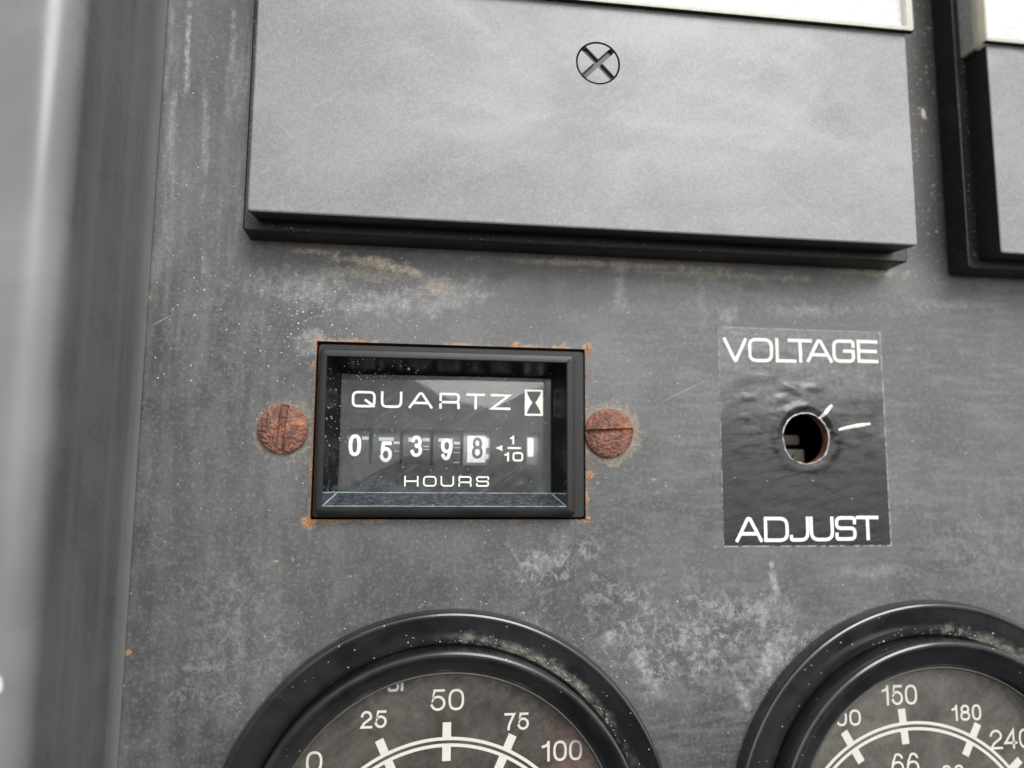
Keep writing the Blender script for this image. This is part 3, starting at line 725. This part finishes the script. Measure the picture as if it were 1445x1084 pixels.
wheel(-4.45, -.5, '5', (-3.3, 2.43, -1.6, 5.3), .48, WHEEL, PRINTW, ((-3.5, 5.4, -1.4, 5.9), (-1.4, 4.95, -.6, 5.3), (-1.3, 3.9, -.6, 4.0)))
wheel(-.2, 3.75, '3', (.95, 3.18, 2.6, 6.2), .48, WHEEL, PRINTW, ((.6, 5.3, 1.1, 5.9), (2.6, 5.4, 3.6, 5.85), (2.7, 4.6, 3.6, 4.75), (2.7, 4.2, 3.6, 4.3)))
wheel(4.05, 8.0, '9', (5.2, 2.77, 6.85, 5.83), .48, WHEEL, PRINTW, ((4.85, 5.35, 6.9, 5.85), (7.0, 5.0, 7.9, 5.4), (7.0, 4.5, 7.9, 4.6), (7.0, 3.8, 7.9, 3.9), (7.0, 2.4, 7.9, 2.55)))
wheel(8.3, 12.45, '8', (9.6, 3.03, 11.15, 6.05), .44, GREYW, mat_flat('dark digit', (.10, .10, .11)), ())
mb = MB(); vs = []; fs = []
for (a0, b0, a1, b1, e) in ((8.95, 2.5, 11.55, 6.3, .008), (11.6, 3.0, 12.1, 3.7, .008), (11.6, 4.6, 12.1, 6.0, .008)):
    vs = []; fs = []
    for k in range(9):
        z = b0+(b1-b0)*k/8; vs += [(a0, z, wheel_h(0, z, e)), (a1, z, wheel_h(0, z, e))]
    for k in range(8): fs.append((2*k, 2*k+1, 2*k+3, 2*k+2))
    mb.add(vs, fs)
link('white_patch', mb, WHITEW, [o for o in bpy.data.objects if o.name.startswith('counter_wheel')][-1], hb, sharp=0, fixn=False)
wheel(16.9, 19.6, None, (17.6, 3.4, 18.45, 6.1), .5, GREYW, PRINTW)

# ================================================================ rusty slotted screws
def screw(cx, cz, r, rot, sw, off, label, fillj):
    b = (cx, cz, 0); t = thing('slotted_screw', label, 'screw', b, 'rusted slotted screws either side of the hour counter')
    mb = MB(); nr, na = 44, 150; L = []
    ca, sa = math.cos(rot), math.sin(rot)
    for k in range(nr+1):
        lp = []
        for i in range(na):
            a = 2*math.pi*i/na; rad = r*min(1, k/(nr-4)) if k else r*.003
            edge = 1+.035*mnoise.noise(Vector((math.cos(a)*2+cx, math.sin(a)*2, 3)))
            x = rad*math.cos(a)*edge; z = rad*math.sin(a)*edge; q = rad/r
            h = 1.45*(1-q**3.2*.62)
            if k > nr-4: h = 1.45*.38*(1-(k-(nr-4))/4)+.0
            u = -x*sa+z*ca + off      # distance across the slot
            s = max(0, 1-(abs(u)/(sw/2))**8) if abs(u) < sw/2 else 0
            nz = mnoise.noise(Vector((x*.9+cx, z*.9, 1.))); n2 = mnoise.noise(Vector((x*2.6+cx, z*2.6, 4.))); n3 = mnoise.noise(Vector((x*6+cx, z*6, 7.)))
            h += (nz*.16+n2*.15+n3*.09)*(1 if k < nr-3 else .2)
            if k <= nr-4:
                dep = .66*(1-fillj*max(0, .5+nz*1.2)); h -= s*dep*1.25
                if u > 0 and fillj < .4: h -= 0
            lp.append((cx+x, cz+z, max(h, (.16 if k <= nr-3 else .05) if k < nr else -.05)))
        L.append(lp)
    loops(mb, L, cap0=True); link('screw_head', mb, RUST, t, b, sharp=0)
    return t
screw(-16.1, 6.6, 3.3, R(86), 1.0, 0, 'round rusty screw with vertical slot to the left of the hour counter', .12)
screw(28.75, 6.75, 3.45, R(3), .62, -.25, 'round rusty screw with horizontal slot to the right of the hour counter', .1)

# ================================================================ voltage adjust sticker
lb = (58.35, 6.8, 0)
vl = thing('voltage_sticker', 'glossy black sticker reading VOLTAGE ADJUST around an empty round hole', 'sticker', lb)
X0, X1, Z0, Z1 = 45.42, 71.33, -9.2, 22.72
def wr(x, z):
    d = math.hypot(x-HC[0], z-HC[1])
    e = min(x-X0, X1-x, z-Z0, Z1-z); fade = min(1, max(0, e)/2.5)
    topm = max(0, min(1, (z-1)/8)); 
    n = mnoise.noise(Vector((x*.32, z*.75, 2)))*.10+mnoise.noise(Vector((x*.9, z*1.7, 5)))*.035
    lump = .30*math.exp(-(((x-57.6)/2.3)**2+((z-13.2+(x-57.6)*.5)/.8)**2))+.30*math.exp(-(((x-60)/1.9)**2+((z-14.0)/.6)**2))+.3*math.exp(-(((x-55)/1.2)**2+((z-12.2)/.7)**2))+.12*math.exp(-(((x-50.3)/1.6)**2+((z-12.2)/.5)**2))
    lip = .42*math.exp(-((d-4.7)/.75)**2)*(.55+.45*(z-HC[1])/4.5 if d < 8 else 0)
    edge = -.22*math.exp(-((d-3.7)/.5)**2)
    return .06+fade*(max(-.03, n*(.3+topm*.9))+.03+lump+lip) + (0 if d > 6 else edge*.3)
NA, NR = 240, 46
outer = []
for i in range(NA):
    a = 2*math.pi*i/NA
    c, s = math.cos(a), math.sin(a)
    tx = ((X1 if c > 0 else X0)-HC[0])/c if abs(c) > 1e-9 else 1e9; tz = ((Z1 if s > 0 else Z0)-HC[1])/s if abs(s) > 1e-9 else 1e9
    t = min(tx, tz); outer.append([HC[0]+c*t, HC[1]+s*t])
for cxx, czz in ((X0, Z0), (X0, Z1), (X1, Z0), (X1, Z1)):      # snap corners
    k = min(range(NA), key=lambda i: (outer[i][0]-cxx)**2+(outer[i][1]-czz)**2); outer[k] = [cxx, czz]
inn = []
for i in range(NA):
    a = 2*math.pi*i/NA; rr = 3.62+.16*mnoise.noise(Vector((math.cos(a)*2.2, math.sin(a)*2.2, 9)))+.07*mnoise.noise(Vector((math.cos(a)*7, math.sin(a)*7, 3)))
    inn.append((HC[0]+rr*math.cos(a), HC[1]+rr*1.03*math.sin(a)))
L = []
for k in range(NR+1):
    t = (k/NR)**1.35
    L.append([(inn[i][0]+(outer[i][0]-inn[i][0])*t, inn[i][1]+(outer[i][1]-inn[i][1])*t, 0) for i in range(NA)])
L = [[(x, z, wr(x, z)) for x, z, _ in l] for l in L]
L = [[(x, z, .005) for x, z, _ in L[0]]]+L+[[(x, z, .002) for x, z, _ in L[-1]]]
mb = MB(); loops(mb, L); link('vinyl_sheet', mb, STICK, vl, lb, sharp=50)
lf = lambda x, z: wr(x, z)+.025
word('lettering', [('V', 46.17, 17.5, 49.83, 21.1), ('O', 50.01, 17.6, 53.87, 21.2), ('L', 54.3, 17.66, 57.5, 21.25), ('T', 56.29, 17.72, 60.1, 21.25), ('A', 59.19, 17.81, 63.3, 21.28), ('G', 63.35, 17.88, 66.9, 21.38), ('E', 67.3, 17.95, 70.67, 21.42)], .46, 0, PRINT, vl, lb, 'VOLTAGE in wide cream capitals', sub=.4, fn=lf)
word('lettering', [('A', 47.28, -8.5, 51.33, -5.0), ('D', 51.6, -8.5, 55.34, -4.96), ('J', 55.5, -8.47, 58.5, -4.93), ('U', 58.6, -8.43, 62.3, -4.92), ('S', 62.55, -8.36, 65.84, -4.87), ('T', 65.9, -8.3, 69.4, -4.8)], .46, 0, PRINTW, vl, lb, 'ADJUST in wide white capitals', sub=.4, fn=lf)
# torn pale rim of the hole
mb = MB(); L1 = []; L2 = []; L3 = []
for i in range(NA):
    a = 2*math.pi*i/NA; wv = .08+.10*mnoise.noise(Vector((math.cos(a)*5, math.sin(a)*5, 1)))+.13*max(0, mnoise.noise(Vector((math.cos(a)*3, math.sin(a)*3, 6))))
    c, s = math.cos(a), math.sin(a); x, z = inn[i]
    h = wr(x, z)+.02
    L1.append((x-c*wv*.6, z-s*wv*.6, h-.10)); L2.append((x-c*wv*.2, z-s*wv*.2, h+.07)); L3.append((x+c*wv*.7, z+s*wv*.7, h+.02))
loops(mb, [L1, L2, L3]); link('torn_edge', mb, SCRATCH, vl, lb, sharp=0)
def scratch(pts, w0, parent, base):
    mb = MB(); n = len(pts); ls = []
    for i, (x, z, k) in enumerate(pts):
        a = pts[max(0, i-1)]; c = pts[min(n-1, i+1)]; d = Vector((c[0]-a[0], c[1]-a[1])).normalized(); nx, nz = -d.y, d.x; ww = w0*k*rng.uniform(.8, 1.15)
        ls.append([(x+nx*ww, z+nz*ww, wr(x, z)+.02), (x, z, wr(x, z)+.10), (x-nx*ww, z-nz*ww, wr(x, z)+.02)])
    loops(mb, ls, closed=False); return link('scratch', mb, SCRATCH, parent, base, sharp=0)
scratch([(60.75+2.15*t, 9.35+2.3*t-.25*t*t, .55+.6*math.sin(t*2.4)) for t in [i/9 for i in range(10)]], .26, vl, lb)
scratch([(63.6+5.3*t, 7.72+1.55*t-.55*t*t, .12+math.sin(math.pi*(.08+.8*t))**.6) for t in [i/14 for i in range(15)]], .22, vl, lb)

# a metal bracket seen through the empty hole
bb = (56.5, 4.5, -9)
br = thing('inner_bracket', 'dim olive metal bracket seen inside the empty voltage adjust hole', 'bracket', bb)
mb = MB(); slab(mb, 50.5, 59.9, 5.6, 7.2, -10, -4.2, .3, .3, cap0=True); slab(mb, 50.5, 60.3, -4, 5.0, -10, -3.6, .3, .3, cap0=True); link('bracket_plate', mb, OLIVE, br, bb)
mb = MB(); lathe(mb, 58.6, 3.6, [(0.01, -3.1), (.5, -3.1), (.62, -3.3), (.62, -3.6)], 24); link('rivet', mb, OLIVE, br, bb)

# ================================================================ round gauges
def gauge(name, label, gx, gz, px, pz, dialm, nums, ticks, ro=0., gr=22.4):
    b = (gx, gz, 0); t = thing(name, label, 'gauge', b)
    mb = MB()
    lathe(mb, gx, gz, [(30.45+ro, .02), (30.5+ro, .7), (30.4+ro, 1.3), (30.28+ro, 1.8), (30.12+ro, 2.06), (29.9+ro, 2.18), (29.65+ro, 2.17), (29.4+ro, 2.06), (28.4, 1.86), (27.4, 1.66), (26.7, 1.40), (26.2, 1.10), (25.95, .75), (25.8, .5)], 220)
    link('outer_ring', mb, RING, t, b, sharp=0)
    mb = MB()
    lathe(mb, gx, gz, [(25.8, .3), (25.85, 3.5), (25.8, 4.0), (25.66, 4.3), (25.42, 4.46), (25.15, 4.46), (24.9, 4.36), (24.35, 4.0), (gr+.85, 3.0), (gr+.35, 2.45)], 220)
    link('inner_ring', mb, RING, t, b, sharp=0)
    mb = MB(); lathe(mb, gx, gz, [(gr+.35, 2.44), (gr+.2, 2.5), (gr+.05, 2.35), (gr, 1.5), (gr-.1, .3)], 180); link('glass_gasket', mb, GASK, t, b, sharp=30)
    mb = MB(); disc(mb, gx, gz, 24.5, .22, 128); link('dial_face', mb, dialm, t, b, sharp=0)
    mb = MB(); lathe(mb, gx, gz, [(gr+.04, 1.6), (gr+.04, 2.2)], 128); disc(mb, gx, gz, gr+.04, 2.2, 128); link('glass', mb, GLASS, t, b, sharp=30, fixn=False)
    h = .26
    mb = MB()
    for r in (19.2, 18.38):
        pts = [(px+r*math.sin(R(a)), pz+r*math.cos(R(a))) for a in range(-64, 65, 2)]
        ribbon(mb, pts, .42, False, lambda x, z: (x, z, h))
    link('scale_arc', mb, DPRINT, t, b, sharp=0, fixn=False)
    for a in ticks:
        for r0, r1 in ((19.35, 21.25), (16.4, 18.2)):
            mb = MB(); s, c = math.sin(R(a)), math.cos(R(a))
            ribbon(mb, [(px+r0*s, pz+r0*c), (px+r1*s, pz+r1*c)], 1.12, False, lambda x, z: (x, z, h+.008), cap=False)
            link('tick', mb, DPRINT, t, b, sharp=0, fixn=False)
    for its, wd in nums: word('numeral', its, wd, h, DPRINT, t, b)
    return t
GASK = mat_flat('grimy gasket', (.075, .068, .058), .5)
DPRINT = mat_print('dial print', (.74, .72, .66), .25)
gauge('pressure_gauge', 'round black gauge marked psi 0 25 50 75 100 below the hour counter', 6.6, -47.6, 6.5, -52.95, DIAL1,
      [([('2', -4.75, -32.13, -3.2, -29.93, .0), ('5', -2.9, -32.13, -1.33, -29.93)], .31),
       ([('5', 4.29, -30.22, 6.3, -27.5), ('0', 6.65, -30.22, 8.72, -27.5)], .31),
       ([('7', 14.13, -33.0, 15.6, -30.8), ('5', 15.9, -33.0, 17.47, -30.8)], .31),
       ([('1', 18.9, -37.15, 20.5, -34.55), ('0', 20.75, -37.15, 22.6, -34.55), ('0', 22.9, -37.15, 24.7, -34.55)], .33),
       ([('0', -11.45, -37.3, -9.4, -34.7)], .31),
       ([('P', -2.75, -27.62, -1.65, -25.5), ('S', -1.35, -27.62, .15, -25.5), ('I', .3, -27.55, .75, -25.5)], .33)],
      (-48.5, -24.4, 0, 24.4, 48.5))
gauge('temperature_gauge', 'round black gauge with grey dial marked 150 180 240 at the bottom right', 76.05, -47.75, 73.2, -53.2, DIAL2,
      [([('1', 68.2, -31.5, 69.75, -28.75), ('5', 69.95, -31.5, 71.75, -28.75), ('0', 72.05, -31.5, 73.95, -28.75)], .33),
       ([('1', 79.0, -34.0, 80.3, -31.78), ('8', 80.55, -34.0, 82.1, -31.78), ('0', 82.4, -34.0, 83.88, -31.78)], .31),
       ([('1', 59.8, -34.1, 61.0, -31.9), ('0', 61.35, -34.1, 63.0, -31.9), ('0', 63.35, -34.1, 65.1, -31.9)], .31),
       ([('2', 84.95, -38.1, 87.0, -35.4), ('4', 87.25, -38.1, 89.35, -35.4), ('0', 89.65, -38.1, 91.6, -35.4)], .31),
       ([('6', 69.4, -41.15, 71.35, -38.05), ('6', 71.75, -41.15, 73.7, -38.05)], .31),
       ([('8', 77.1, -42.3, 78.7, -39.95), ('2', 79.0, -42.3, 80.6, -39.95)], .31),
       ([('3', 60.6, -43.6, 62.2, -41.3), ('8', 62.5, -43.6, 64.1, -41.3)], .33)],
      (-30.4, -4.9, 28.2, 50.5), .4, 21.55)

# ================================================================ grit, dust and rust grains
def octa(mb, x, z, h, s, fl=.6):
    a = rng.uniform(0, 3.14); e = rng.uniform(.5, 1.6); c, sn = math.cos(a), math.sin(a)
    pts = [(1, 0, 0), (0, 1, 0), (-1, 0, 0), (0, -1, 0), (.5, .6, .6), (-.1, -.2, 1)]
    q = []
    for (u, v, k) in pts:
        u = u*s*e*rng.uniform(.6, 1.2); v = v*s*rng.uniform(.6, 1.2)
        q.append((x+u*c-v*sn, z+u*sn+v*c, h+k*s*fl))
    mb.add(q, [(0, 1, 4), (1, 2, 5), (2, 3, 5), (3, 0, 5), (0, 4, 5), (4, 1, 5)])
def free(x, z):
    if -22 < x < 73.6 and z > 32.3: return False
    if x > 83.1 and z > 31.8: return False
    if -12.3 < x < 25.6 and -5.6 < z < 19: return False
    if X0 < x < X1 and Z0 < z < Z1: return False
    if math.hypot(x-6.6, z+47.6) < 30.6 or math.hypot(x-76.05, z+47.75) < 31.0: return False
    if math.hypot(x+16.1, z-6.6) < 3.4 or math.hypot(x-28.75, z-6.75) < 3.5: return False
    return x > -34
mb = MB(); mw = MB()
def scat(n, f, smin=.045, smax=.17):
    k = 0
    while k < n:
        x, z = f()
        if not free(x, z): k += .2; continue
        s = smin+(smax-smin)*rng.random()**3.5
        octa(mw if rng.random() < .45 else mb, x, z, 0, s); k += 1
U = rng.uniform; Gs = rng.gauss
scat(300, lambda: (U(-34, 95), U(-42, 70)), .03, .11)
scat(380, lambda: (Gs(-10, 12), Gs(25, 5)), .03, .12)
scat(230, lambda: (Gs(-29, 3), Gs(35, 14)), .03, .12)
scat(650, lambda: (U(72.5, 83.3), U(31, 78)), .04, .13)
scat(120, lambda: (U(-15, 75), 32.4-abs(Gs(0, 1.1))), .03, .10)
def ringp(cx, cz, r, s, a0, a1):
    a = R(U(a0, a1)); rr = r+abs(Gs(0, s)); return cx+rr*math.cos(a), cz+rr*math.sin(a)
scat(150, lambda: (Gs(-14, 5), Gs(21, 4)), .05, .17)
scat(60, lambda: (U(20, 84), Gs(28, 3)), .04, .13)
scat(110, lambda: ringp(76.05, -47.75, 31.0, 1.2, 80, 170), .03, .10)
scat(70, lambda: ringp(6.6, -47.6, 30.6, 1.6, 20, 150), .03, .10)
scat(40, lambda: ringp(28.75, 6.75, 3.6, .9, 0, 360), .03, .09)
scat(30, lambda: ringp(-16.1, 6.6, 3.5, .7, 0, 360), .03, .09)
o = link('cream_grit', mb, PALE, sharp=0, kind='stuff', fixn=False); o['label'] = 'cream dust grains stuck to the black panel'; o['category'] = 'grit'
o = link('white_grit', mw, WHITEG, sharp=0, kind='stuff', fixn=False); o['label'] = 'white dust grains stuck to the black panel'; o['category'] = 'grit'
ch = MB()
pts = [(80.75+.42*math.cos(a)*rng.uniform(.6, 1.1)-.12*math.sin(a), 58.4+1.05*math.sin(a)*rng.uniform(.75, 1.1), 0) for a in [i*math.pi/9 for i in range(18)]]
ch.add(pts+[(80.75+(x-80.75)*.6, 58.4+(z-58.4)*.7, .07) for x, z, _ in pts], [(i, (i+1) % 18, 18+(i+1) % 18, 18+i) for i in range(18)]+[tuple(range(18, 36))])
o = link('paint_fleck', ch, PALE, None, (80.75, 58.4, 0), sharp=0); at_base(o, (80.75, 58.4, 0)); o['label'] = 'small pale fleck stuck to the dark strip of panel between the two rectangular meters'; o['category'] = 'fleck'
# grains on the meters, gauges and counter
def rim_h(r): return float(np.interp(r, [25.95, 26.2, 26.7, 27.4, 28.4, 29.1, 29.6], [.75, 1.1, 1.4, 1.66, 1.86, 2.0, 2.1]))
mb = MB()
for k in range(260): x = U(84, 84.9) if k % 2 else U(-21.6, -20.7); octa(mb, x, U(34, 78), 4.4, U(.03, .09))
for k in range(60): octa(mb, U(-21, 73), U(32.7, 33.3), 4.4, U(.03, .08))
for (cx, cz) in ((6.6, -47.6), (76.05, -47.75)):
    for k in range(80):
        a = R(Gs(62 if cx < 50 else 75, 20)); r = 26.25+abs(Gs(0, .5)); octa(mb, cx+r*math.cos(a), cz+r*math.sin(a), rim_h(r), U(.04, .13))
    for k in range(26):
        a = R(U(20, 160)); r = U(26.5, 30); octa(mb, cx+r*math.cos(a), cz+r*math.sin(a), rim_h(r), U(.05, .12))
for k in range(60):
    x = U(-8.7, 20.8); octa(mb, x, U(13.9, 14.6)-abs(Gs(0, .5)), -1.98, U(.03, .08))
for k in range(70):
    octa(mb, U(-8.7, 20.8), U(-1.6, 14.6), -1.98, U(.02, .07))
for k in range(45): # on the sloping left and top walls of the recess
    t = U(0, 1); octa(mb, -10.4+1.6*t, U(4, 15.6), 1.9-3.8*t, U(.03, .10))
for k in range(30):
    t = U(0, 1); octa(mb, U(-9, 3), 16.2-1.55*t, 1.9-3.8*t, U(.03, .09))
octa(mb, .4, 15.3, -.3, .28)
o = link('settled_dust', mb, PALE, sharp=0, kind='stuff', fixn=False); o['label'] = 'dust grains lying on the meters, gauges and counter'; o['category'] = 'dust'
# grains of rust along the cut-out
mb = MB()
for k in range(340):
    s = rng.choice('LRTBR'); j = abs(Gs(0, .16))
    if s in 'LR':
        z = U(-5.3, 18.7)
        if mnoise.noise(Vector((z*.55, 3 if s == 'L' else 8, 0))) < -.02: continue
        x = -12.14-j if s == 'L' else 25.44+j
    else:
        x = U(-12, 25.3)
        if mnoise.noise(Vector((x*.4, 3 if s == 'T' else 8, 5))) < .08: continue
        z = 18.79+j if s == 'T' else -5.39-j
    octa(mb, x, z, 0, U(.05, .17), .8)
for (cx, cz, n, sp) in ((25.75, 18.9, 26, .35), (-12.2, -5.7, 26, .45), (26, 1, 14, .3), (25.7, -5.5, 10, .25), (-9.2, -5.6, 10, .3), (15.5, 19, 8, .4)):
    for k in range(n):
        x, z = cx+Gs(0, sp), cz+Gs(0, sp)
        if free(x, z) : octa(mb, x, z, 0, U(.06, .2), .9)
o = link('rust_grains', mb, ORANGE, sharp=0, kind='stuff', fixn=False); o['label'] = 'orange rust crust along the cutout of the hour counter'; o['category'] = 'rust'
